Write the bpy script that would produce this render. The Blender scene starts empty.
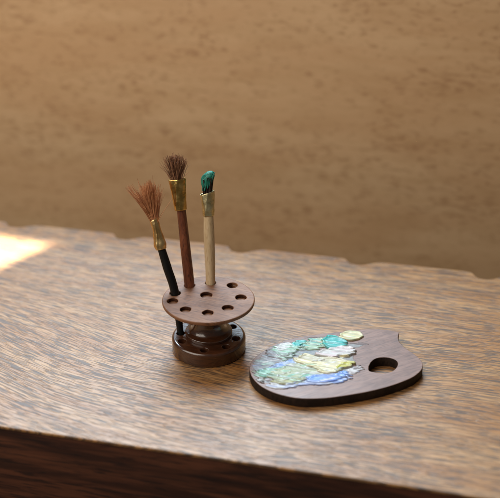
import bpy, math, random
from mathutils import Vector, noise
from mathutils.geometry import tessellate_polygon
random.seed(7)
CM = 0.01
scene = bpy.context.scene
col = scene.collection

# ------------------------------------------------------------------ camera model (all working lengths in cm)
FPX, CX, CY, CAMH = 1100.0, 250.0, 249.0, 16.9
PITCH = math.atan(577 / FPX)
FW = Vector((0, math.cos(PITCH), -math.sin(PITCH)))
UP = Vector((0, math.sin(PITCH), math.cos(PITCH)))
CAM = Vector((0, 0, CAMH))


def ray(x, y):
    return FW + Vector((1, 0, 0)) * ((x - CX) / FPX) - UP * ((y - CY) / FPX)


def at(x, y, z=0.0):
    d = ray(x, y)
    return CAM + d * ((z - CAMH) / d.z)


def at_lean(x, y, y1, s, z1=1.5):
    """point seen at (x, y) that lies on the leaning sheet Y = y1 + s (Z - z1)"""
    d = ray(x, y)
    return CAM + d * ((y1 + s * (CAMH - z1)) / (d.y - s * d.z))


# ------------------------------------------------------------------ object helpers
def tag(o, label=None, cat=None, group=None, kind=None):
    if label: o['label'] = label
    if cat: o['category'] = cat
    if group: o['group'] = group
    if kind: o['kind'] = kind
    return o


def empty(name, loc):
    o = bpy.data.objects.new(name, None)
    o.empty_display_size = 0.01
    col.objects.link(o)
    o.location = Vector(loc) * CM
    return o


class MB:
    """collects faces in cm, in world space; build() makes ONE mesh object relative to its parent's base"""
    def __init__(self):
        self.v, self.f, self.s = [], [], []

    def add(self, vs, fs, smooth=True):
        b = len(self.v)
        self.v += [Vector(p) for p in vs]
        self.f += [tuple(i + b for i in f) for f in fs]
        self.s += [smooth] * len(fs)

    def build(self, name, mat, parent=None, base=(0, 0, 0)):
        base = Vector(base)
        me = bpy.data.meshes.new(name)
        me.from_pydata([(p - base) * CM for p in self.v], [], self.f)
        me.polygons.foreach_set('use_smooth', self.s)
        me.materials.append(mat)
        me.update()
        o = bpy.data.objects.new(name, me)
        col.objects.link(o)
        if parent: o.parent = parent
        return o


def area2(pl):
    return sum(pl[i][0] * pl[(i + 1) % len(pl)][1] - pl[(i + 1) % len(pl)][0] * pl[i][1] for i in range(len(pl)))


def ccw(pl):
    return list(pl) if area2(pl) > 0 else list(reversed(pl))


def inset(pl, r):
    n = len(pl); out = []
    for i in range(n):
        a, b, c = Vector(pl[i - 1]), Vector(pl[i]), Vector(pl[(i + 1) % n])
        d1, d2 = (b - a).normalized(), (c - b).normalized()
        n1, n2 = Vector((-d1.y, d1.x)), Vector((-d2.y, d2.x))
        m = n1 + n2
        if m.length < 1e-6: m = n1
        m.normalize()
        k = max(0.4, m.dot(n1))
        out.append(tuple(b + m * (r / k)))
    return out


def circle(c, r, n=48, wob=0.0, seed=0):
    return [(c[0] + r * (1 + wob * noise.noise((math.cos(2 * math.pi * i / n) * 1.5 + seed, math.sin(2 * math.pi * i / n) * 1.5, seed))) * math.cos(2 * math.pi * i / n),
             c[1] + r * (1 + wob * noise.noise((math.cos(2 * math.pi * i / n) * 1.5 + seed, math.sin(2 * math.pi * i / n) * 1.5, seed))) * math.sin(2 * math.pi * i / n)) for i in range(n)]


def plate(mb, outline, holes, z0, z1, r, depth=None, seg=4, r_bot=None):
    """a flat slab with rounded rims; holes go through, or down to `depth` when given"""
    r_bot = r if r_bot is None else r_bot
    outline = ccw(outline)
    holes = [ccw(h) for h in holes]
    prof = []
    for i in range(seg + 1):                                   # bottom rim
        a = math.pi / 2 * i / seg
        prof.append((r_bot * (1 - math.sin(a)), z0 + r_bot * (1 - math.cos(a))))
    for i in range(seg + 1):
        a = math.pi / 2 * i / seg
        prof.append((r * (1 - math.cos(a)), z1 - r * (1 - math.sin(a))))
    n = len(outline)
    rings = [[(x, y, z) for x, y in inset(outline, d)] for d, z in prof]
    vs = [p for rg in rings for p in rg]
    fs = [(k * n + i, k * n + (i + 1) % n, (k + 1) * n + (i + 1) % n, (k + 1) * n + i) for k in range(len(rings) - 1) for i in range(n)]
    mb.add(vs, fs)
    rh = min(r, 0.02)
    tops = [inset(outline, r)]
    bots = [inset(outline, r_bot)]
    for h in holes:
        m = len(h)
        zb = z0 if depth is None else depth
        hp = [(-rh, z1), (-rh * 0.3, z1 - rh * 0.3), (0, z1 - rh)]
        hp += [(0, zb + rh), (-rh * 0.3, zb + rh * 0.3), (-rh, zb)] if depth is None else [(0, zb)]
        hr = [[(x, y, z) for x, y in inset(h, d)] for d, z in hp]
        vs = [p for rg in hr for p in rg]
        fs = [(k * m + i, k * m + (i + 1) % m, (k + 1) * m + (i + 1) % m, (k + 1) * m + i) for k in range(len(hr) - 1) for i in range(m)]
        mb.add(vs, fs)
        tops.append(inset(h, -rh))
        if depth is None: bots.append(inset(h, -rh))
        else: mb.add([(x, y, zb) for x, y in h], [tuple(range(m))], False)
    for loops, z, up in ((tops, z1, True), (bots, z0, False)):
        L = [[Vector((x, y, 0)) for x, y in lp] for lp in loops]
        tri = tessellate_polygon(L)
        flat = [p for lp in L for p in lp]
        fs = []
        for t in tri:
            a, b, c = (flat[i] for i in t)
            ar = (b - a).cross(c - a).z
            if abs(ar) < 1e-12: continue
            fs.append(tuple(t) if (ar > 0) == up else tuple(reversed(t)))
        mb.add([(p.x, p.y, z) for p in flat], fs, False)


def lathe(mb, prof, c, n=72):
    vs, fs = [], []
    for r, z in prof:
        for i in range(n):
            a = 2 * math.pi * i / n
            vs.append((c[0] + r * math.cos(a), c[1] + r * math.sin(a), z))
    for k in range(len(prof) - 1):
        for i in range(n):
            fs.append((k * n + i, k * n + (i + 1) % n, (k + 1) * n + (i + 1) % n, (k + 1) * n + i))
    mb.add(vs, fs)


def round_prof(pts, r=0.03, seg=4):
    """rounds the corners of a turned profile"""
    out = [pts[0]]
    for i in range(1, len(pts) - 1):
        a, b, c = Vector(pts[i - 1]), Vector(pts[i]), Vector(pts[i + 1])
        ra = min(r, (a - b).length * 0.45, (c - b).length * 0.45)
        p, q = b + (a - b).normalized() * ra, b + (c - b).normalized() * ra
        for k in range(seg + 1):
            t = k / seg
            out.append(tuple(p * (1 - t) ** 2 + b * 2 * t * (1 - t) + q * t * t))
    out.append(pts[-1])
    return out


def catmull(pts, per=8):
    out = []
    P = [pts[0] * 2 - pts[1]] + list(pts) + [pts[-1] * 2 - pts[-2]]
    for i in range(1, len(P) - 2):
        for k in range(per):
            t = k / per
            out.append(0.5 * ((2 * P[i]) + (P[i + 1] - P[i - 1]) * t + (2 * P[i - 1] - 5 * P[i] + 4 * P[i + 1] - P[i + 2]) * t * t
                              + (3 * P[i] - P[i - 1] - 3 * P[i + 1] + P[i + 2]) * t ** 3))
    out.append(P[-2].copy())
    return out


def frame(axis):
    axis = axis.normalized()
    side = Vector((1, 0, 0)); side = (side - axis * side.dot(axis)).normalized()
    return side, axis.cross(side)


def loft(mb, secs, n=24, cap=True, smooth=True):
    """secs: (centre, half width, half depth, axis)"""
    vs, fs = [], []
    for c, a, b, ax in secs:
        s, d = frame(ax)
        for i in range(n):
            t = 2 * math.pi * i / n
            vs.append(c + s * (a * math.cos(t)) + d * (b * math.sin(t)))
    for k in range(len(secs) - 1):
        for i in range(n):
            fs.append((k * n + i, k * n + (i + 1) % n, (k + 1) * n + (i + 1) % n, (k + 1) * n + i))
    mb.add(vs, fs, smooth)
    if cap:
        m = len(secs) - 1
        mb.add(vs[:n], [tuple(reversed(range(n)))], smooth)
        mb.add(vs[m * n:], [tuple(range(n))], smooth)


def strand(mb, pts, r0, r1, n=4):
    m = len(pts); secs = []
    for i, p in enumerate(pts):
        ax = pts[min(i + 1, m - 1)] - pts[max(i - 1, 0)]
        t = i / (m - 1); r = r0 + (r1 - r0) * t
        secs.append((p, r, r, ax))
    loft(mb, secs, n)


def smooth01(t):
    t = min(1, max(0, t)); return t * t * (3 - 2 * t)


# ------------------------------------------------------------------ materials
class NT:
    def __init__(self, name):
        self.m = bpy.data.materials.new(name); self.m.use_nodes = True
        self.t = self.m.node_tree; self.b = self.t.nodes['Principled BSDF']
        self.b.inputs['Roughness'].default_value = 0.5

    def n(self, typ, **kw):
        x = self.t.nodes.new(typ)
        for k, v in kw.items(): setattr(x, k, v)
        return x

    def put(self, sock, v):
        if isinstance(v, bpy.types.NodeSocket): self.t.links.new(v, sock)
        else: sock.default_value = v

    def coord(self):
        return self.n('ShaderNodeTexCoord').outputs['Object']

    def mapping(self, vec, scale=(1, 1, 1), loc=(0, 0, 0), rot=(0, 0, 0)):
        x = self.n('ShaderNodeMapping')
        self.put(x.inputs['Vector'], vec)
        x.inputs['Scale'].default_value = scale; x.inputs['Location'].default_value = loc; x.inputs['Rotation'].default_value = rot
        return x.outputs[0]

    def noise(self, vec, scale=1.0, detail=3.0, rough=0.5, dist=0.0):
        x = self.n('ShaderNodeTexNoise')
        self.put(x.inputs['Vector'], vec)
        x.inputs['Scale'].default_value = scale; x.inputs['Detail'].default_value = detail
        x.inputs['Roughness'].default_value = rough; x.inputs['Distortion'].default_value = dist
        return x.outputs['Fac']

    def math(self, op, a, b=0.0, c=0.0):
        x = self.n('ShaderNodeMath', operation=op)
        self.put(x.inputs[0], a); self.put(x.inputs[1], b); self.put(x.inputs[2], c)
        return x.outputs[0]

    def rng(self, v, a, b, c=0.0, d=1.0):
        x = self.n('ShaderNodeMapRange', interpolation_type='SMOOTHSTEP')
        self.put(x.inputs[0], v)
        for i, q in enumerate((a, b, c, d)): x.inputs[1 + i].default_value = q
        return x.outputs[0]

    def mix(self, f, a, b):
        x = self.n('ShaderNodeMix', data_type='RGBA')
        self.put(x.inputs['Factor'], f)
        for k, v in (('A', a), ('B', b)):
            s = [i for i in x.inputs if i.name == k and i.type == 'RGBA'][0]
            self.put(s, (*v, 1) if isinstance(v, tuple) and len(v) == 3 else v)
        return [o for o in x.outputs if o.type == 'RGBA'][0]

    def bump(self, h, dist=0.0002, strength=1.0):
        x = self.n('ShaderNodeBump')
        self.put(x.inputs['Height'], h)
        x.inputs['Distance'].default_value = dist; x.inputs['Strength'].default_value = strength
        self.put(self.b.inputs['Normal'], x.outputs[0])

    def done(self, color, rough=None, metal=None, spec=None, coat=None):
        self.put(self.b.inputs['Base Color'], (*color, 1) if isinstance(color, tuple) else color)
        if rough is not None: self.put(self.b.inputs['Roughness'], rough)
        if metal is not None: self.put(self.b.inputs['Metallic'], metal)
        if spec is not None: self.b.inputs['Specular IOR Level'].default_value = spec
        if coat: self.b.inputs['Coat Weight'].default_value = coat[0]; self.b.inputs['Coat Roughness'].default_value = coat[1]
        return self.m


def oak_top():
    k = NT('weathered_oak')
    c = k.mapping(k.coord(), (100, 100, 100))
    sx = k.n('ShaderNodeSeparateXYZ'); k.put(sx.inputs[0], c)
    u, v = sx.outputs[0], sx.outputs[1]
    # the figure of the board: grain runs along the board but sweeps round towards the front on the left
    du = k.math('MINIMUM', k.math('SUBTRACT', u, 1.5), 0.0)
    sweep = k.math('MULTIPLY', k.math('MULTIPLY', du, du), -0.022)
    fade = k.rng(v, 5.0, 9.0, 1.0, 0.15)
    big = k.math('MULTIPLY', k.math('SUBTRACT', k.noise(k.mapping(c, (0.17, 0.26, 1)), 1.0, 1.0), 0.5), 0.65)
    v2 = k.math('ADD', k.math('ADD', v, k.math('MULTIPLY', sweep, fade)), big)
    cb = k.n('ShaderNodeCombineXYZ'); k.put(cb.inputs[0], u); k.put(cb.inputs[1], v2)
    g = cb.outputs[0]
    wide = k.noise(k.mapping(g, (0.25, 2.2, 1)), 1.0, 3, 0.6, 0.0)
    fine = k.noise(k.mapping(g, (0.7, 24, 1), (3, 1, 0)), 1.0, 3, 0.6, 0.0)
    p1 = k.noise(k.mapping(g, (1.15, 8.5, 1), (7, 2, 0)), 1.0, 2.0, 0.6, 0.12)
    p2 = k.noise(k.mapping(g, (1.25, 16.0, 1), (1, 9, 0)), 1.0, 2.0, 0.6, 0.12)
    p3 = k.noise(k.mapping(g, (2.0, 27.0, 1), (5, 4, 0)), 1.0, 1.0, 0.5, 0.0)
    dens = k.math('ADD', k.noise(k.mapping(g, (0.22, 1.3, 1), (11, 4, 0)), 1.0, 2.0), k.rng(v, 4.0, 10.5, 0.0, 0.05))
    dd = k.math('SUBTRACT', dens, 0.5)
    a = k.math('MULTIPLY', k.rng(k.math('ADD', p1, k.math('MULTIPLY', dd, 0.24)), 0.595, 0.66), 0.6)
    b = k.math('MULTIPLY', k.rng(k.math('ADD', p2, k.math('MULTIPLY', dd, 0.18)), 0.535, 0.60), 0.88)
    b = k.math('MAXIMUM', b, k.math('MULTIPLY', k.rng(p3, 0.53, 0.61), 0.65))
    pore = k.math('MAXIMUM', a, b)
    base = k.mix(k.rng(wide, 0.35, 0.66), (0.33, 0.145, 0.040), (0.43, 0.232, 0.092))
    base = k.mix(k.rng(fine, 0.42, 0.62, 0.0, 0.6), base, (0.15, 0.072, 0.030))
    colr = k.mix(k.math('MULTIPLY', pore, 0.88), base, (0.030, 0.022, 0.019))
    # small scuffs: paler specks where the finish is scratched
    sp = k.rng(k.noise(c, 9.0, 2, 0.5), 0.74, 0.78)
    colr = k.mix(k.math('MULTIPLY', sp, 0.45), colr, (0.62, 0.52, 0.42))
    rough = k.math('ADD', k.math('MULTIPLY', k.noise(k.mapping(g, (0.8, 4, 1)), 1.0, 3), 0.14), k.math('MULTIPLY_ADD', pore, 0.10, 0.29))
    k.bump(k.math('ADD', k.math('MULTIPLY', pore, -0.6), k.math('MULTIPLY', fine, 0.5)), 0.00012, 0.55)
    return k.done(colr, rough, spec=0.46)


def stained_rail():
    k = NT('dark_stained_rail')
    c = k.mapping(k.coord(), (100, 100, 100))
    st = k.noise(k.mapping(c, (0.30, 3, 3.6)), 1.0, 5, 0.6, 0.5)
    p = k.noise(k.mapping(c, (0.9, 9, 11), (3, 2, 1)), 1.0, 3, 0.6, 0.4)
    colr = k.mix(k.rng(st, 0.38, 0.66), (0.032, 0.011, 0.006), (0.095, 0.032, 0.015))
    colr = k.mix(k.rng(p, 0.50, 0.66, 0, 0.75), colr, (0.012, 0.006, 0.005))
    k.bump(p, 0.0001, 0.5)
    return k.done(colr, 0.55, spec=0.3)


def panel_wood():
    k = NT('plain_board')
    c = k.mapping(k.coord(), (100, 100, 100))
    w = k.noise(k.mapping(c, (0.16, 1, 0.62)), 1.0, 4, 0.6, 0.3)
    s = k.noise(k.mapping(c, (0.45, 1, 2.4), (4, 0, 2)), 1.0, 4, 0.6, 0.4)
    f = k.noise(k.mapping(c, (2.5, 1, 7.5), (9, 0, 5)), 1.0, 2.5, 0.6, 0.5)
    d = k.noise(k.mapping(c, (0.25, 1, 0.6), (1, 0, 8)), 1.0, 2)
    fl = k.rng(k.math('ADD', f, k.math('MULTIPLY', k.math('SUBTRACT', d, 0.5), 0.3)), 0.49, 0.72)
    colr = k.mix(k.rng(w, 0.3, 0.7), (0.60, 0.38, 0.205), (0.67, 0.455, 0.26))
    colr = k.mix(k.rng(s, 0.40, 0.72, 0, 0.40), colr, (0.48, 0.29, 0.14))
    colr = k.mix(k.math('MULTIPLY', fl, 0.52), colr, (0.31, 0.155, 0.070))
    return k.done(colr, 0.55, spec=0.35)


def fine_wood(name, a, b, dark, rough, dirn=(1.0, 9, 9), coat=None, rot=0.3, spec=0.5, dark_amt=0.7):
    k = NT(name)
    c = k.mapping(k.coord(), (100, 100, 100), rot=(0, 0, rot))
    s = k.noise(k.mapping(c, dirn), 1.0, 5, 0.6, 0.4)
    p = k.noise(k.mapping(c, tuple(q * 3.2 for q in dirn), (2, 5, 1)), 1.0, 2, 0.5)
    l = k.noise(c, 1.6, 3)
    colr = k.mix(k.rng(s, 0.32, 0.68), a, b)
    colr = k.mix(k.rng(p, 0.52, 0.68, 0, dark_amt), colr, dark)
    colr = k.mix(k.rng(l, 0.45, 0.75, 0, 0.4), colr, dark)
    k.bump(k.math('ADD', p, s), 0.00008, 0.5)
    return k.done(colr, k.math('MULTIPLY_ADD', l, 0.22, rough - 0.1), spec=spec, coat=coat)


def brass(name, c1, c2, rough):
    k = NT(name)
    c = k.mapping(k.coord(), (100, 100, 100))
    l = k.noise(c, 4.5, 3, 0.55)
    colr = k.mix(k.rng(l, 0.36, 0.66), c1, c2)
    k.bump(k.noise(c, 9, 3, 0.6), 0.00022, 0.55)
    return k.done(colr, k.math('MULTIPLY_ADD', l, 0.25, rough), metal=1.0)


def hair_mat(name, c1, c2):
    k = NT(name)
    gi = k.n('ShaderNodeNewGeometry')
    colr = k.mix(gi.outputs['Random Per Island'], c1, c2)
    return k.done(colr, 0.55, spec=0.3)


def paint_mat(name, main, other, third, amt=0.5, rough=0.28):
    k = NT(name)
    c = k.mapping(k.coord(), (100, 100, 100), rot=(0, 0, 0.25))
    s = k.noise(k.mapping(c, (2.6, 11, 5)), 1.0, 5, 0.66, 1.2)
    t = k.noise(k.mapping(c, (3.4, 15, 5), (5, 3, 0)), 1.0, 5, 0.66, 1.4)
    q = k.noise(c, 26, 2, 0.6)
    colr = k.mix(k.rng(s, 0.46, 0.66, 0, amt), main, other)
    colr = k.mix(k.rng(t, 0.54, 0.68, 0, amt), colr, third)
    k.bump(k.math('ADD', k.math('ADD', s, t), k.math('MULTIPLY', q, 0.12)), 0.0004, 0.5)
    return k.done(colr, rough, spec=0.5)


M_OAK, M_RAIL, M_PANEL = oak_top(), stained_rail(), panel_wood()
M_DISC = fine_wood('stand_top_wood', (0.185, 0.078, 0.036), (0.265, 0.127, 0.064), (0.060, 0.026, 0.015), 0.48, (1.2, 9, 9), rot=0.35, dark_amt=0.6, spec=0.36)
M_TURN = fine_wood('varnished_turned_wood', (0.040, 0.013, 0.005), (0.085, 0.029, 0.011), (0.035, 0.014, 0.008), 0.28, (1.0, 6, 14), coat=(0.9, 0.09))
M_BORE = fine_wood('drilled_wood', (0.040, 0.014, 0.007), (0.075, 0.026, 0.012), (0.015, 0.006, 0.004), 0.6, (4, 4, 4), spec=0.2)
M_CHAR = fine_wood('scorched_cut_edge', (0.014, 0.008, 0.006), (0.030, 0.017, 0.012), (0.006, 0.004, 0.004), 0.6, (6, 6, 3), spec=0.25)
M_PAL = fine_wood('dark_walnut', (0.175, 0.092, 0.066), (0.240, 0.134, 0.098), (0.075, 0.038, 0.028), 0.38, (0.9, 9, 12), rot=-0.45, dark_amt=0.55)
M_BLACK = fine_wood('black_lacquer', (0.005, 0.005, 0.005), (0.008, 0.008, 0.008), (0.003, 0.003, 0.003), 0.40, (8, 8, 1), spec=0.3)
M_BROWN = fine_wood('red_brown_wood', (0.13, 0.036, 0.016), (0.24, 0.075, 0.032), (0.045, 0.015, 0.009), 0.42, (10, 10, 0.8))
M_PALE = fine_wood('bare_pale_wood', (0.60, 0.44, 0.25), (0.70, 0.54, 0.34), (0.46, 0.31, 0.17), 0.5, (9, 9, 0.5))
M_GOLD = brass('warm_brass', (0.72, 0.46, 0.18), (0.90, 0.66, 0.32), 0.22)
M_OLDGOLD = brass('dull_brass', (0.54, 0.34, 0.10), (0.80, 0.55, 0.20), 0.18)
M_PALEGOLD = brass('pale_brass', (0.55, 0.47, 0.24), (0.74, 0.66, 0.40), 0.26)
M_HAIR_RED = hair_mat('red_brown_hair', (0.28, 0.095, 0.038), (0.76, 0.38, 0.18))
M_HAIR_DARK = hair_mat('dark_brown_hair', (0.060, 0.021, 0.011), (0.52, 0.27, 0.15))
M_HAIR_BLACK = hair_mat('black_brown_hair', (0.018, 0.010, 0.009), (0.06, 0.035, 0.028))

# ------------------------------------------------------------------ the ledge and the board behind it
ANG = math.radians(-13.05)
ORG = at(235, 461)
ED = Vector((math.cos(ANG), math.sin(ANG), 0)); ND = Vector((-math.sin(ANG), math.cos(ANG), 0))


def place(o):
    o.location = ORG * CM; o.rotation_euler = (0, 0, ANG); return o


def uv(x, y):
    d = at(x, y) - ORG
    return d.dot(ED), d.dot(ND)


BACK = 10.92
u0 = uv(230, 246)[0]
back = []
for k in range(8, -9, -1):                           # right to left along the scalloped back edge
    s = u0 + 4.0 * k + random.uniform(-0.08, 0.08)
    d = 0.36 + random.uniform(-0.04, 0.04)
    prof = [(1.30, 0), (1.05, 0.03), (0.80, 0.16), (0.62, 0.30), (0.48, 0.36), (0.30, 0.37), (0.16, 0.34), (0.06, 0.24), (-0.02, 0.09), (-0.10, 0.02), (-0.22, 0)]
    back += [(s + a, BACK - b * d / 0.37) for a, b in prof]
front = []
for i in range(141):
    u = -42 + 84 * i / 140
    front.append((u, 0.012 * noise.noise((u * 0.8, 3, 1)) + 0.006 * noise.noise((u * 3.1, 7, 1))))
outline = front + [(42, BACK)] + back + [(-42, BACK)]
mb = MB(); plate(mb, outline, [], -0.075, 0.0, 0.03, r_bot=0.01)
ledge = place(mb.build('ledge', M_OAK))
tag(ledge, 'worn brown oak ledge with scalloped back edge that carries the stand and palette', 'ledge', kind='structure')


def box(mb, a, b, r=0.0):
    (x0, y0, z0), (x1, y1, z1) = a, b
    plate(mb, [(x0, y0), (x1, y0), (x1, y1), (x0, y1)], [], z0, z1, r or 0.01)


mb = MB(); box(mb, (-42, 0.03, -7), (42, 1.5, -0.078), 0.02)
rail = mb.build('front_rail', M_RAIL, ledge); tag(rail, 'dark stained front rail under the ledge')
mb = MB(); box(mb, (-60, BACK + 6.4, -11), (60, BACK + 8.0, 7.3), 0.1)
panel = place(mb.build('wall', M_PANEL))
tag(panel, 'plain light brown wooden board wall behind the ledge', 'wall', kind='structure')

# ------------------------------------------------------------------ brush stand
ZD = 1.5                                             # top of the disc
DC = Vector((-1.155, 26.40))
BC = Vector((-1.16, 26.22))
stand = empty('brush_stand', (BC.x, BC.y, 0))
tag(stand, 'small round turned wooden brush stand with a holed disc top on the oak ledge', 'brush stand')
base = (BC.x, BC.y, 0)
holes_px = [(172.7, 301), (185.6, 309.4), (207.9, 312.7), (227.9, 307.8), (240.9, 297.3), (232.3, 285.2)]
hole_pts = [at(x, y, ZD) for x, y in holes_px]
P_BLACK, P_BROWN, P_PALE = Vector((-2.10, 26.70, ZD)), Vector((-1.715, 27.14, ZD)), Vector((-1.125, 27.30, ZD))
hs = [circle(p, 0.150, 28, 0.10, i * 3.1) for i, p in enumerate(hole_pts + [P_BLACK, P_BROWN, P_PALE])]
hs.append(circle(at(206.3, 294.9, ZD), 0.165, 28, 0.06, 40))
mb = MB(); plate(mb, circle(DC, 1.285, 120, 0.006, 2), hs, ZD - 0.105, ZD, 0.03, r_bot=0.025)
plate(mb, circle(DC, 1.13, 96), hs, ZD - 0.22, ZD - 0.102, 0.004, r_bot=0.08)
disc = mb.build('holed_disc', M_DISC, stand, base)
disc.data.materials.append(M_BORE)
for p in disc.data.polygons:                         # the drilled bores get a darker red-brown than the disc
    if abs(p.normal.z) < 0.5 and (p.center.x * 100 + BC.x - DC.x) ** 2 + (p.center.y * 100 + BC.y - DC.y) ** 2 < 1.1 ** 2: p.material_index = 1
HC = at(206.3, 294.9, ZD)
mb = MB()
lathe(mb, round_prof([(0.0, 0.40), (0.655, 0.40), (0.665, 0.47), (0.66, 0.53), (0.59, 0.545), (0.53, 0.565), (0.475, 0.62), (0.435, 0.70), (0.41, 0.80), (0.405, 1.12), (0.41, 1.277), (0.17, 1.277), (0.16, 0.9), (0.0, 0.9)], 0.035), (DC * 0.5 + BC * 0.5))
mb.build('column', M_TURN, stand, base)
S_BLACK, S_BROWN, S_PALE = Vector((-1.935, 26.30, 0.2)), Vector((-1.62, 26.86, 0.2)), Vector((-1.14, 27.02, 0.2))
ring = [at(x, y, .43) for x, y in [(237, 338.5), (231.3, 327), (180.0, 341.5), (204.7, 348.5), (225.5, 346)]]
hb = [circle(BC + (Vector((p.x, p.y)) - BC).normalized() * 0.79, 0.112, 24, 0.10, i * 2.3) for i, p in enumerate(ring + [S_BLACK, S_BROWN, S_PALE])]
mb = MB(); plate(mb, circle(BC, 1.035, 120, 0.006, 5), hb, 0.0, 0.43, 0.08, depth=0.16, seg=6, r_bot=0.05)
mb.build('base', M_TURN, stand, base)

# ------------------------------------------------------------------ brushes


def tube_handle(mb, pts, rads, per=8, n=20):
    cv = catmull(pts, per)
    secs = []
    for i, p in enumerate(cv):
        t = i / (len(cv) - 1) * (len(pts) - 1)
        j = min(int(t), len(pts) - 2); fr = t - j
        r = rads[j] * (1 - fr) + rads[j + 1] * fr
        r *= 1 + 0.025 * noise.noise(p * 3.0)
        ax = cv[min(i + 1, len(cv) - 1)] - cv[max(i - 1, 0)]
        secs.append((p, r, r, ax))
    e = secs[0]
    ax = e[3].normalized()
    secs = [(e[0] - ax * 0.045, e[1] * 0.45, e[2] * 0.45, e[3]), (e[0] - ax * 0.02, e[1] * 0.85, e[2] * 0.85, e[3])] + secs
    loft(mb, secs, n)


def ferrule(mb, keys, tilt=0.0, crimp=0.03, seed=0, n=44, wall=0.018, per=9):
    """keys: (centre, half width, half depth) bottom to top; an open crimped metal sleeve with a real wall"""
    cs = catmull([k[0] for k in keys], per)
    secs = []
    for i, p in enumerate(cs):
        t = i / (len(cs) - 1) * (len(keys) - 1); j = min(int(t), len(keys) - 2); fr = smooth01(t - j)
        secs.append((p, keys[j][1] * (1 - fr) + keys[j + 1][1] * fr, keys[j][2] * (1 - fr) + keys[j + 1][2] * fr, i / (len(cs) - 1)))
    ax = (keys[-1][0] - keys[0][0]).normalized(); S, D = frame(ax)
    def ringv(c, a, b, h, sub):
        out = []
        for i in range(n):
            t = 2 * math.pi * i / n
            w = 1 + crimp * 2.2 * noise.noise((math.cos(t) * 1.6 + seed, math.sin(t) * 1.6, h * 2.2 + seed)) + crimp * 1.2 * noise.noise((math.cos(t) * 4 + seed, math.sin(t) * 4, h * 5))
            seam = 0.02 * math.exp(-((t - 4.1 - h * 0.7) / 0.13) ** 2)            # the folded lap of the sheet, seen in front
            q = c + S * ((a * w + seam - sub) * math.cos(t)) + D * ((b * w + seam - sub) * math.sin(t))
            out.append(q + ax * (tilt * math.cos(t) * smooth01((h - 0.5) * 2) + 0.012 * noise.noise((math.cos(t) * 3, math.sin(t) * 3, seed)) * h))
        return out
    rings = [ringv(c, a, b, h, 0) for c, a, b, h in secs]
    c, a, b, h = secs[-1]
    rim = ringv(c + ax * 0.006, a, b, h, wall * 0.5)
    inner = [ringv(c, a, b, h, wall) for c, a, b, h in reversed(secs[len(secs) // 2:])]
    c, a, b, h = secs[0]
    lip = ringv(c, a, b, h, 0.05)
    R = [lip] + rings + [rim] + inner
    vs = [p for r in R for p in r]
    fs = [(k * n + i, k * n + (i + 1) % n, (k + 1) * n + (i + 1) % n, (k + 1) * n + i) for k in range(len(R) - 1) for i in range(n)]
    fs.append(tuple((len(R) - 1) * n + i for i in range(n)))
    mb.add(vs, fs)


def hairs(mb, root, S, D, ax, ra, rb, tips, r0, r1, bow=0.12, seg=6):
    """tips: list of (3-D tip, u) with u in -1..1 telling which side of the bundle the hair is rooted on"""
    for tip, u in tips:
        a = random.uniform(0, 2 * math.pi); q = math.sqrt(random.random())
        rt = root + S * (ra * (0.55 * u + 0.45 * q * math.cos(a))) + D * (rb * q * math.sin(a)) - ax * 0.12
        ln = (tip - rt).length
        mid = rt + ax * ln * 0.42
        bend = Vector((random.gauss(0, 1), random.gauss(0, 1), random.gauss(0, 1))) * 0.02 * ln
        pts = []
        for i in range(seg + 1):
            t = i / seg
            pts.append(rt * (1 - t) ** 2 + (mid * (bow * 3) + (rt + (tip - rt) * 0.5) * (1 - bow * 3)) * 2 * t * (1 - t) + tip * t * t + bend * math.sin(t * math.pi))
        k = random.uniform(0.75, 1.2)
        strand(mb, pts, r0 * k, r1 * k)


# --- the black-handled one
Y1, SL = P_BLACK.y, (P_BLACK.y - S_BLACK.y) / 1.3
fp = lambda x, y: at_lean(x, y, Y1, SL)
PX = 1 / 36.0 * 1.03
br = empty('paintbrush', S_BLACK); b0 = tuple(S_BLACK)
tag(br, 'black handled brush with widely splayed red brown bristles, leaning outwards in the stand', 'paintbrush', 'miniature paintbrushes in the stand')
mb = MB(); tube_handle(mb, [S_BLACK, P_BLACK, fp(167.4, 268), fp(160.6, 246)], [0.085, 0.12, 0.125, 0.112]); mb.build('handle', M_BLACK, br, b0)
keys = [(fp(161.0, 249.0), 5.3 * PX, 5.0 * PX), (fp(160.0, 244.5), 6.2 * PX, 5.4 * PX), (fp(158.6, 237.5), 5.1 * PX, 4.6 * PX), (fp(156.6, 229), 4.2 * PX, 3.9 * PX), (fp(154.0, 219.3), 4.5 * PX, 3.6 * PX)]
mb = MB(); ferrule(mb, keys, 0.03, 0.024, 2.0); mb.build('ferrule', M_GOLD, br, b0)
ax = (keys[-1][0] - keys[-2][0]).normalized(); S, D = frame(ax)
tips = []
for i in range(390):
    u = random.gauss(-0.02, 0.45); u = max(-1, min(1, u))
    x = 148.5 + u * 13.0 + random.gauss(0, 1.0)
    y = 181.5 + abs(u) * 8 + abs(random.gauss(0, 6.0)) + random.uniform(-3.5, 2)
    tips.append((fp(x, y) + D * random.gauss(0, 0.16), u))
for i in range(36):
    x = 126 + abs(random.gauss(0, 4.0)); tips.append((fp(x, 189 - (x - 126) * 0.45 + random.gauss(0, 2.0)) + D * random.gauss(0, 0.12), -0.9))
for x, y in ((170, 204), (166, 192), (164, 187), (172, 199), (161, 183), (132, 196), (137, 178), (153, 175)):
    tips.append((fp(x, y) + D * random.gauss(0, 0.15), (x - 148) / 20))
mb = MB(); hairs(mb, keys[-1][0], S, D, ax, 0.10, 0.085, tips, 0.0078, 0.0036); mb.build('bristles', M_HAIR_RED, br, b0)

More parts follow.
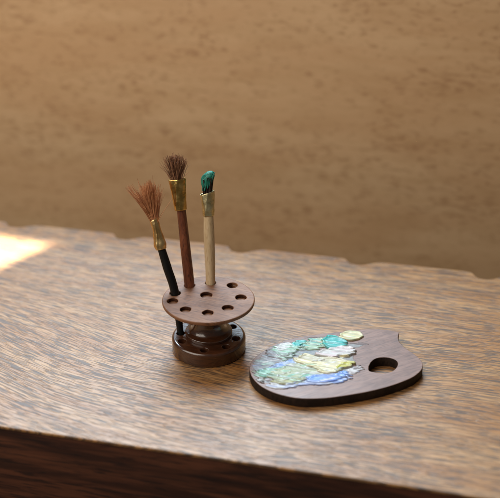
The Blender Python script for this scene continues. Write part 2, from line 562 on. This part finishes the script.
# --- the red-brown one
Y1, SL = P_BROWN.y, (P_BROWN.y - S_BROWN.y) / 1.3
fq = lambda x, y: at_lean(x, y, P_BROWN.y, (P_BROWN.y - S_BROWN.y) / 1.3)
br = empty('paintbrush', S_BROWN); b0 = tuple(S_BROWN)
tag(br, 'tallest brush with a red brown wooden handle and short dark flared bristles', 'paintbrush', 'miniature paintbrushes in the stand')
mb = MB(); tube_handle(mb, [S_BROWN, P_BROWN, fq(185.2, 246), fq(181.0, 207)], [0.11, 0.146, 0.142, 0.125]); mb.build('handle', M_BROWN, br, b0)
keys = [(fq(180.6, 209.6), 6.1 * PX, 5.4 * PX), (fq(179.8, 202), 6.4 * PX, 5.4 * PX), (fq(178.6, 193), 7.2 * PX, 5.0 * PX), (fq(177.6, 185), 7.9 * PX, 4.6 * PX), (fq(176.9, 179.2), 8.5 * PX, 4.4 * PX)]
mb = MB(); ferrule(mb, keys, 0.0, 0.025, 8.0); mb.build('ferrule', M_OLDGOLD, br, b0)
ax = (keys[-1][0] - keys[0][0]).normalized(); S, D = frame(ax)
tips = []
for i in range(390):
    u = max(-1, min(1, random.gauss(0.02, 0.52)))
    x = 175.3 + u * 11.2 + random.gauss(0, 0.8)
    y = 155.0 + 2.2 * u * u + abs(random.gauss(0, 4.0)) + random.uniform(-1.2, 1.2)
    tips.append((fq(x, y) + D * random.gauss(0, 0.13), u))
for x, y in ((160, 165), (159, 163), (161.5, 161), (190, 166), (189, 171), (163, 157), (188, 160)):
    tips.append((fq(x, y) + D * random.gauss(0, 0.1), (x - 175) / 13))
mb = MB(); hairs(mb, keys[-1][0], S, D, ax, 0.135, 0.085, tips, 0.0088, 0.004); mb.build('bristles', M_HAIR_DARK, br, b0)

# --- the pale one with green paint on it
fr_ = lambda x, y: at_lean(x, y, P_PALE.y, (P_PALE.y - S_PALE.y) / 1.3)
br = empty('paintbrush', S_PALE); b0 = tuple(S_PALE)
tag(br, 'pale bare wood brush with green paint on its short tip', 'paintbrush', 'miniature paintbrushes in the stand')
mb = MB(); tube_handle(mb, [S_PALE, P_PALE, fr_(209.6, 250), fr_(209.0, 232), fr_(208.5, 212)], [0.10, 0.132, 0.150, 0.152, 0.13]); mb.build('handle', M_PALE, br, b0)
keys = [(fr_(208.6, 215.4), 5.6 * PX, 5.2 * PX), (fr_(208.4, 209), 6.1 * PX, 5.2 * PX), (fr_(207.8, 201), 6.6 * PX, 4.8 * PX), (fr_(207.2, 192.6), 7.0 * PX, 4.6 * PX)]
mb = MB(); ferrule(mb, keys, 0.055, 0.038, 15.0); mb.build('ferrule', M_PALEGOLD, br, b0)
ax = (keys[-1][0] - keys[0][0]).normalized(); S, D = frame(ax)
tips = []
for i in range(210):
    u = max(-1, min(1, random.gauss(0, 0.5)))
    x = 208.2 + u * 5.6; y = 176.0 - u * 2.4 + abs(random.gauss(0, 2.2))
    tips.append((fr_(x, y) + D * random.gauss(0, 0.07), u))
bm_ = MB(); hairs(bm_, keys[-1][0], S, D, ax, 0.125, 0.10, tips, 0.013, 0.010, bow=0.05)
bris = bm_.build('bristles', M_HAIR_BLACK, br, b0)
M_TEAL_TIP = paint_mat('green_paint_on_hair', (0.012, 0.20, 0.14), (0.03, 0.32, 0.24), (0.008, 0.08, 0.06), 0.8, 0.38)
mb = MB()
# paint that clogs the hair: clumped wet strands over a lumpy core
core = [(fr_(206.2, 187.5), 3.8), (fr_(206.5, 183.8), 5.4), (fr_(207.2, 179), 6.0), (fr_(208.6, 176), 5.9), (fr_(209.8, 173.4), 4.6), (fr_(210.3, 171.6), 2.8), (fr_(210.4, 170.9), 1.0)]
vs, fs = [], []
N = 36
cc = catmull([c[0] for c in core], 4)
for i, p in enumerate(cc):
    t = i / (len(cc) - 1) * (len(core) - 1); j = min(int(t), len(core) - 2); f_ = t - j
    r = (core[j][1] * (1 - f_) + core[j + 1][1] * f_) * PX
    for k in range(N):
        a = 2 * math.pi * k / N
        w = 1 + 0.20 * noise.noise((math.cos(a) * 2.6, math.sin(a) * 2.6, i * 0.05)) + 0.14 * noise.noise((math.cos(a) * 6, math.sin(a) * 6, i * 0.09))
        vs.append(p + S * (r * w * math.cos(a)) + D * (r * 0.72 * w * math.sin(a)))
for i in range(len(cc) - 1):
    for k in range(N):
        fs.append((i * N + k, i * N + (k + 1) % N, (i + 1) * N + (k + 1) % N, (i + 1) * N + k))
fs.append(tuple(range(N - 1, -1, -1))); fs.append(tuple((len(cc) - 1) * N + k for k in range(N)))
mb.add(vs, fs)
for i in range(90):
    u = random.uniform(-1, 1); d = random.uniform(-1, 1) * 0.13
    a = fr_(206.6 + u * 4.4, 186.0 - u * 2.5 + random.uniform(-2, 3.0)) + D * d
    b = fr_(209.2 + u * 5.4, 173.6 - u * 1.6 + random.uniform(-2.0, 2.5) + abs(u) * 1.6) + D * d * 0.8
    strand(mb, [a, a * 0.5 + b * 0.5 + S * random.uniform(-.02, .02), b], 0.010, 0.017, 5)
mb.build('painted_tip', M_TEAL_TIP, bris, b0)

# ------------------------------------------------------------------ palette
ZP = 0.28
edge_px = [(249.3, 369), (250.6, 363), (254.5, 358), (261, 352.6), (271, 346), (283, 341), (297, 337.5), (312, 335), (328, 333), (345, 331), (362, 329.3), (378, 329), (388, 330.0), (394, 331.0), (397.8, 331.9), (399.0, 332.3), (399.1, 333.2), (398.3, 336.5), (398.7, 340.5),
           (401.6, 344.5), (406.5, 348.8), (413, 353), (419, 358), (422.6, 363), (422.4, 368), (418.5, 373), (411.5, 377.8), (401, 382.2), (386, 387.2), (366, 392), (346, 395.4), (330, 397.6), (314, 398.6), (299, 398.2), (285, 395.8), (271, 391.4), (259.5, 385), (252, 377)]
edge3 = [at(x, y, ZP) for x, y in edge_px]
loop = [(p.x, p.y) for p in catmull(edge3 + [edge3[0]], 5)[:-1]]
hole_px = [(368.4, 366.5), (371.5, 361.5), (377, 358.6), (385, 357.6), (392, 358.6), (396.8, 361.4), (397.8, 365), (395, 369.5), (389.5, 372.8), (382, 374.0), (374, 373.2), (369.6, 370.6)]
h3 = [at(x + random.uniform(-.5, .5), y - (0.9 if y > 371 else 0) + random.uniform(-.35, .35), ZP) for x, y in hole_px]
hloop = [(p.x, p.y) for p in catmull(h3 + [h3[0]], 4)[:-1]]
pc = at(335, 365, 0)
pal = empty('paint_palette', pc); pb = tuple(pc)
tag(pal, 'small dark wooden palette with a thumb hole and smeared oil paint on the ledge', 'palette')
mb = MB(); plate(mb, loop, [hloop], 0.0, ZP, 0.016, seg=3)
board = mb.build('palette_board', M_PAL, pal, pb)
board.data.materials.append(M_CHAR)
for p in board.data.polygons:
    if abs(p.normal.z) < (0.97 if p.normal.x > 0.75 else 0.6): p.material_index = 1



import numpy as np


def vnoise(x, y, seed=0):
    """smooth lattice noise on arrays, -1..1"""
    xi, yi = np.floor(x).astype(np.int64), np.floor(y).astype(np.int64)
    fx, fy = x - xi, y - yi
    fx, fy = fx * fx * fx * (fx * (fx * 6 - 15) + 10), fy * fy * fy * (fy * (fy * 6 - 15) + 10)

    def hsh(a, b):
        q = (a * 374761393 + b * 668265263 + seed * 974634777) & 0xFFFFFFFF
        q = ((q ^ (q >> 13)) * 1274126177) & 0xFFFFFFFF
        return ((q ^ (q >> 16)) & 0xFFFF) / 32767.5 - 1
    a, b, c, d = hsh(xi, yi), hsh(xi + 1, yi), hsh(xi, yi + 1), hsh(xi + 1, yi + 1)
    return (a * (1 - fx) + b * fx) * (1 - fy) + (c * (1 - fx) + d * fx) * fy


def sdist(L, x, y):
    best = np.full(x.shape, 1e9); ins = np.zeros(x.shape, bool); n = len(L)
    for i in range(n):
        ax_, ay = L[i]; bx, by = L[(i + 1) % n]
        dx, dy = bx - ax_, by - ay
        t = np.clip(((x - ax_) * dx + (y - ay) * dy) / (dx * dx + dy * dy + 1e-12), 0, 1)
        best = np.minimum(best, (ax_ + t * dx - x) ** 2 + (ay + t * dy - y) ** 2)
        if ay != by: ins ^= ((ay > y) != (by > y)) & (x < dx * (y - ay) / dy + ax_)
    return np.sqrt(best) * np.where(ins, 1, -1)


def sstep(a, b, v):
    t = np.clip((v - a) / (b - a), 0, 1); return t * t * (3 - 2 * t)


CREAM, LEMON, WHITE = (0.60, 0.52, 0.29), (0.46, 0.42, 0.13), (0.50, 0.475, 0.45)
TURQ, MINT, GREEN = (0.03, 0.36, 0.33), (0.22, 0.40, 0.27), (0.10, 0.31, 0.21)
BLUE, DEEP, PINK = (0.14, 0.27, 0.60), (0.05, 0.08, 0.32), (0.56, 0.38, 0.40)
GREY, UMBER, OLIVE = (0.21, 0.22, 0.21), (0.060, 0.034, 0.028), (0.16, 0.14, 0.04)
PALEBLUE, WOOD, SLATE = (0.30, 0.36, 0.55), (0.14, 0.085, 0.070), (0.15, 0.18, 0.20)
# outline in pixels, thickness, main colour, second, third, raggedness, edge softness, own part
DABS = [
    ([(300, 352), (318, 349), (340, 348), (352, 350), (357, 358), (354, 372), (338, 380), (310, 384), (286, 387), (268, 386), (256, 379), (254, 370), (262, 362), (280, 358)], 0.003, GREY, SLATE, WOOD, 1.2, 0.22, True),
    ([(264, 350), (282, 342), (298, 341), (312, 343), (322, 348), (314, 355), (300, 358), (288, 364), (274, 368), (260, 374), (250, 371), (251, 364), (256, 357.5)], 0.003, SLATE, (0.20, 0.27, 0.22), WOOD, 1.2, 0.20, False),
    ([(261.5, 353.5), (270, 349.5), (280, 353), (286, 358), (281, 360), (270, 358)], 0.022, UMBER, WOOD, SLATE, 1.2, 0.05, True),
    ([(271, 349.5), (281, 344.5), (293, 345), (302, 347), (298, 353), (289, 358), (282, 362), (275, 357)], 0.030, MINT, (0.36, 0.42, 0.36), SLATE, 1.7, 0.05, True),
    ([(278, 346), (289, 342.8), (294, 345.5), (287, 351), (279, 352)], 0.034, WHITE, MINT, GREY, 1.5, 0.04, True),
    ([(292, 344.5), (297, 340.5), (303.5, 340), (307, 342.5), (302, 346), (295, 347.5)], 0.036, TURQ, (0.05, 0.42, 0.40), MINT, 0.7, 0.03, True),
    ([(302, 346.5), (308, 340), (317, 337.8), (325, 338.5), (327, 346), (318, 350), (306, 351)], 0.030, (0.30, 0.44, 0.28), CREAM, TURQ, 1.1, 0.05, True),
    ([(323, 347.8), (321.5, 341), (326, 336.8), (334, 336.4), (341, 338.8), (348, 343), (346.5, 346.6), (338, 348.4), (331, 350)], 0.060, TURQ, (0.05, 0.40, 0.37), (0.02, 0.25, 0.24), 0.6, 0.03, True),
    ([(338, 338.6), (341, 334), (349, 331.6), (358, 331.8), (364, 334.5), (363, 339), (355, 341.3), (346, 341.2)], 0.050, CREAM, (0.50, 0.49, 0.27), MINT, 0.5, 0.03, True),
    ([(345, 345), (354, 341.4), (362, 341), (368, 343.6), (364, 347.6), (356, 349), (348, 348.4)], 0.003, UMBER, WOOD, GREY, 1.5, 0.12, True),
    ([(264, 370), (274, 364.6), (286, 360.6), (297, 359.8), (294, 364), (282, 369), (270, 372)], 0.030, BLUE, PALEBLUE, SLATE, 1.2, 0.05, True),
    ([(256, 374), (262, 369.4), (271, 368.4), (284, 367), (284, 373), (272, 377.4), (261, 378)], 0.034, GREEN, MINT, (0.06, 0.2, 0.15), 1.3, 0.05, True),
    ([(250.5, 371), (256, 370), (259, 375), (265, 381), (260, 384), (253.5, 377)], 0.018, UMBER, OLIVE, MINT, 1.3, 0.05, True),
    ([(274, 371), (289, 364), (304, 363), (321, 367), (324, 375), (308, 381.5), (292, 383), (275, 382), (268, 378)], 0.040, (0.29, 0.32, 0.18), (0.44, 0.43, 0.30), (0.14, 0.24, 0.18), 1.8, 0.06, True),
    ([(284, 383.4), (298, 381.5), (306, 378), (318, 375), (332, 374), (345, 371), (351, 374), (347, 381), (335, 384.6), (322, 385.6), (306, 386.6), (289, 388)], 0.028, PALEBLUE, WHITE, BLUE, 1.5, 0.05, True),
    ([(305, 380), (318, 375.4), (332, 375), (345, 371.6), (349, 375.5), (339, 380.6), (329, 383.4), (318, 384), (308, 383)], 0.048, BLUE, PALEBLUE, DEEP, 1.1, 0.04, True),
    ([(270, 379.5), (281, 378.4), (292, 379.6), (306, 377.8), (307, 380.6), (294, 384), (281, 384.6), (272, 383.4)], 0.036, (0.40, 0.39, 0.17), MINT, OLIVE, 1.3, 0.04, True),
    ([(280, 385.3), (292, 384.6), (303, 381.4), (310, 379.6), (304, 383), (293, 386.2)], 0.014, OLIVE, UMBER, DEEP, 0.9, 0.025, False),
    ([(263, 386), (269, 382.4), (279, 384.4), (291, 385.4), (287, 389.2), (275, 390)], 0.026, WHITE, PALEBLUE, GREY, 1.5, 0.05, True),
    ([(291, 362), (298, 357), (307, 354.6), (318, 358.2), (333, 358), (346, 361), (354, 363.2), (351, 366.8), (342, 371.4), (332, 374.4), (322, 375), (314, 369.6), (303, 366)], 0.062, CREAM, (0.55, 0.50, 0.36), (0.33, 0.33, 0.2), 1.0, 0.04, True),
    ([(338, 365), (350, 362.4), (357, 363.4), (353, 366.8), (345, 369.6), (335, 372.2)], 0.058, (0.44, 0.41, 0.07), LEMON, OLIVE, 1.0, 0.03, True),
    ([(315, 356), (322, 351.3), (333, 348.6), (345, 346.8), (353.5, 348.3), (356, 353), (350, 357.7), (340, 357.4), (333, 359), (323, 357.8)], 0.062, WHITE, PINK, (0.5, 0.47, 0.37), 1.0, 0.04, True),
    ([(347, 372.5), (352, 367.3), (358, 366.3), (364, 367.3), (362, 372), (355, 375.2), (349, 375.6)], 0.018, (0.46, 0.43, 0.42), WOOD, PALEBLUE, 1.8, 0.06, True),
    ([(352.5, 368), (357, 365), (361.5, 365.2), (362.5, 367.8), (358, 370), (353, 370.4)], 0.026, UMBER, WOOD, WHITE, 1.2, 0.04, True),
]
rs = random.Random(21)
SMEARS = [(WHITE, 292, 366), (MINT, 286, 372), (WHITE, 299, 374), (GREY, 306, 369), (PALEBLUE, 283, 367), (GREEN, 291, 377), (WHITE, 276, 355), (WHITE, 318, 362), (WHITE, 334, 364), (OLIVE, 326, 371.5),
          (MINT, 303, 350), (UMBER, 268, 381), (MINT, 265, 364), (WHITE, 328, 380.5), (DEEP, 331, 382), (PALEBLUE, 341, 378), (WHITE, 287, 380.2), (CREAM, 345, 357.4), (MINT, 316, 346), (GREY, 340, 370.5), (WHITE, 281, 349),
          (UMBER, 312, 337.6), (BLUE, 276, 366.2), (WHITE, 270, 361), (WHITE, 283, 375), (MINT, 309, 366), (WHITE, 262, 380), (PALEBLUE, 258, 366), (UMBER, 286, 355), (GREEN, 305, 377), (WHITE, 312, 374), (PINK, 338, 353)]
for c, x, y in SMEARS:
    ln, hw, sl = rs.uniform(9, 20), rs.uniform(0.6, 1.3), rs.uniform(-0.30, -0.06)
    q = [(-0.5, 0.1), (-0.25, 0.9), (0.1, 1.0), (0.4, 0.6), (0.5, 0.0), (0.3, -0.8), (-0.1, -1.0), (-0.4, -0.6)]
    DABS.append(([(x + a * ln, y + a * ln * sl + b * hw) for a, b in q], rs.uniform(-0.012, 0.02), c, c, GREY, 1.0, 0.03, False))

M_PAINT = NT('oil_paint')
_k = M_PAINT
_at = _k.n('ShaderNodeAttribute'); _at.attribute_name = 'paint'
_c = _k.mapping(_k.coord(), (100, 100, 100), rot=(0, 0, 0.25))
_s = _k.noise(_k.mapping(_c, (4, 30, 8)), 1.0, 3, 0.6, 0.6)
_q = _k.noise(_c, 7.0, 3, 0.6)
_k.bump(_k.math('ADD', _s, _k.math('MULTIPLY', _q, 0.6)), 0.00012, 0.45)
M_PAINT = _k.done(_at.outputs['Color'], _k.rng(_q, 0.35, 0.65, 0.30, 0.52), spec=0.45)

res = 0.0125
c0 = [at(x, y, ZP) for x, y in ((246, 395), (372, 395), (246, 327), (372, 327))]
gx = np.arange(min(p.x for p in c0), max(p.x for p in c0), res)
gy = np.arange(min(p.y for p in c0), max(p.y for p in c0), res)
X, Y = np.meshgrid(gx, gy)
st = -0.25
SS, TT = X * math.cos(st) + Y * math.sin(st), -X * math.sin(st) + Y * math.cos(st)
drag = vnoise(SS * 0.9, TT * 16, 1) * 0.6 + vnoise(SS * 1.6, TT * 38, 2) * 0.4         # bristle marks along the stroke
lump = vnoise(SS * 3.2, TT * 5, 3) * 0.6 + vnoise(SS * 7, TT * 11, 4) * 0.4
COLR = np.zeros(X.shape + (3,)) + np.array(WOOD)
HGT = np.full(X.shape, -0.03); COV = np.zeros(X.shape); OWN = np.full(X.shape, -1)
for n_, (px, h, c1, c2, c3, rag, soft, own) in enumerate(DABS):
    L = [at(x, y, ZP) for x, y in px]
    L = [(p.x, p.y) for p in catmull([Vector((p.x, p.y, 0)) for p in L + [L[0]]], 3)[:-1]]
    da = 0.085 * rag * drag + 0.04 * vnoise(SS * 2.3 + n_, TT * 4, 5 + n_)
    db = 0.025 * rag * lump
    wx, wy = X + da * math.cos(st) - db * math.sin(st), Y + da * math.sin(st) + db * math.cos(st)
    d = sdist(L, wx, wy)
    A = sstep(-soft * 0.3, soft, d)
    m1 = sstep(0.05, 0.5, vnoise(SS * 1.3 + n_ * 3.1, TT * 13, 40 + n_) + 0.4 * lump) * (0.75 if h < 0.045 else 0.5)
    m2 = sstep(0.15, 0.55, vnoise(SS * 1.8 + n_ * 1.7, TT * 20, 80 + n_) + 0.3 * lump) * (0.75 if h < 0.045 else 0.4)
    cc_ = np.array(c1) * (1 - m1[..., None]) + np.array(c2) * m1[..., None]
    cc_ = cc_ * (1 - m2[..., None]) + np.array(c3) * m2[..., None]
    k_ = 0.85 if h > 0.03 else 0.75
    Ac = A * np.clip(k_ + 0.5 * drag, 0.25, 1)
    COLR = COLR * (1 - Ac[..., None]) + cc_ * Ac[..., None]
    if n_ < 24:
        hh = h * (0.80 + 0.13 * drag + 0.14 * lump + 0.30 * np.exp(-((d - 0.05) / 0.04) ** 2))
        HGT = HGT * (1 - A) + np.maximum(hh, 0.0015) * A
    else:
        HGT = HGT + h * A * (COV > 0.3)
    COV = np.maximum(COV, A)
    if own: OWN = np.where(A > 0.5, n_, OWN)
HGT = np.where(COV > 0.02, HGT, -0.03)
HGT = np.where((COV > 0.5), np.maximum(HGT, 0.0015), HGT)
# nothing hangs over the edge of the board
HGT = np.where(sdist(loop, X, Y) > 0.03, HGT, -0.05)
own_f = OWN[:-1, :-1]
keep = (np.maximum.reduce([HGT[:-1, :-1], HGT[1:, :-1], HGT[:-1, 1:], HGT[1:, 1:]]) > -0.001)
ny_, nx_ = X.shape
for n_ in range(24):
    sel = keep & (own_f == n_)
    if n_ == 0: sel = sel | (keep & (own_f == -1))
    jj, ii = np.nonzero(sel)
    if len(jj) < 12: continue
    quad = np.stack([jj * nx_ + ii, jj * nx_ + ii + 1, (jj + 1) * nx_ + ii + 1, (jj + 1) * nx_ + ii], 1)
    us, inv = np.unique(quad, return_inverse=True)
    inv = inv.reshape(quad.shape)
    vx, vy, vz, vc = X.ravel()[us], Y.ravel()[us], HGT.ravel()[us] + ZP, COLR.reshape(-1, 3)[us]
    mb = MB(); mb.add(list(zip(vx.tolist(), vy.tolist(), vz.tolist())), inv.tolist())
    o = mb.build('paint_film' if n_ == 0 else 'paint_dab', M_PAINT, pal, pb)
    at_ = o.data.color_attributes.new('paint', 'FLOAT_COLOR', 'POINT')
    at_.data.foreach_set('color', np.concatenate([vc, np.ones((len(us), 1))], 1).astype(np.float32).ravel())

# ------------------------------------------------------------------ light
def look(o, target):
    o.rotation_euler = (Vector(target) * CM - o.location).to_track_quat('-Z', 'Y').to_euler()


def area(name, loc, target, sx, sy, power, color, spread=180):
    d = bpy.data.lights.new(name, 'AREA'); d.shape = 'RECTANGLE'
    d.size, d.size_y, d.energy, d.color, d.spread = sx * CM, sy * CM, power, color, math.radians(spread)
    o = bpy.data.objects.new(name, d); col.objects.link(o)
    o.location = Vector(loc) * CM; look(o, target); return o


area('window_light', (-15, 98, 92), (0, 27, 0), 62, 62, 26, (0.70, 0.86, 1.0))
lp = ORG + ED * -30 + ND * -22 + Vector((0, 0, 42))
area('side_fill_light', lp, ORG + ED * 4 + ND * 9 + Vector((0, 0, 1)), 50, 50, 2.8, (1.0, 0.90, 0.78))  # added warm fill lamp at the front left, brightens the board behind

# sunbeam that strikes the ledge on the left: a parallel beam with a square-cut corner
a_ = Vector((math.cos(math.radians(164.5)), math.sin(math.radians(164.5)), 0))
b_ = Vector((math.cos(math.radians(230.5)), math.sin(math.radians(230.5)), 0))
bis = (a_ + b_).normalized(); half = math.radians(33)
m_ = math.sqrt(math.cos(2 * half)) / math.cos(half)
dvec = -bis * m_ - Vector((0, 0, math.sqrt(1 - m_ * m_)))
la, lb = 9.0, 3.6
tip = at(50, 243.5)
cen = tip + a_ * la / 2 + b_ * lb / 2
e1 = (a_ - dvec * a_.dot(dvec)); w1 = e1.length * la; e1.normalize()
e2 = (b_ - dvec * b_.dot(dvec)); w2 = e2.length * lb; e2 = dvec.cross(e1).normalized()
sd_ = bpy.data.lights.new('sunbeam', 'AREA'); sd_.shape = 'RECTANGLE'; sd_.size, sd_.size_y = w1 * CM, w2 * CM
sd_.spread = math.radians(1.3); sd_.energy = 0.14; sd_.color = (0.97, 0.98, 1.0)
so = bpy.data.objects.new('sunbeam', sd_); col.objects.link(so)
from mathutils import Matrix
zz = -dvec; xx = e1; yy = zz.cross(xx)
so.matrix_world = Matrix(((xx.x, yy.x, zz.x, 0), (xx.y, yy.y, zz.y, 0), (xx.z, yy.z, zz.z, 0), (0, 0, 0, 1)))
so.location = (cen - dvec * 30) * CM

w = bpy.data.worlds.new('World'); scene.world = w; w.use_nodes = True
bg = w.node_tree.nodes['Background']; bg.inputs[0].default_value = (1.0, 0.90, 0.80, 1); bg.inputs[1].default_value = 0.08

# ------------------------------------------------------------------ camera
cd = bpy.data.cameras.new('camera'); cam = bpy.data.objects.new('camera', cd); col.objects.link(cam)
cam.location = CAM * CM; cam.rotation_euler = (math.pi / 2 - PITCH, 0, 0)
cd.sensor_width = 36; cd.lens = 36 * FPX / 500; cd.clip_start = 0.01; cd.clip_end = 50
cd.dof.use_dof = True; cd.dof.focus_distance = 0.306; cd.dof.aperture_fstop = 12.5
scene.camera = cam
scene.view_settings.view_transform = 'Standard'; scene.view_settings.look = 'None'
scene.view_settings.exposure = 0.0; scene.view_settings.gamma = 1.0
scene.cycles.use_denoising = True
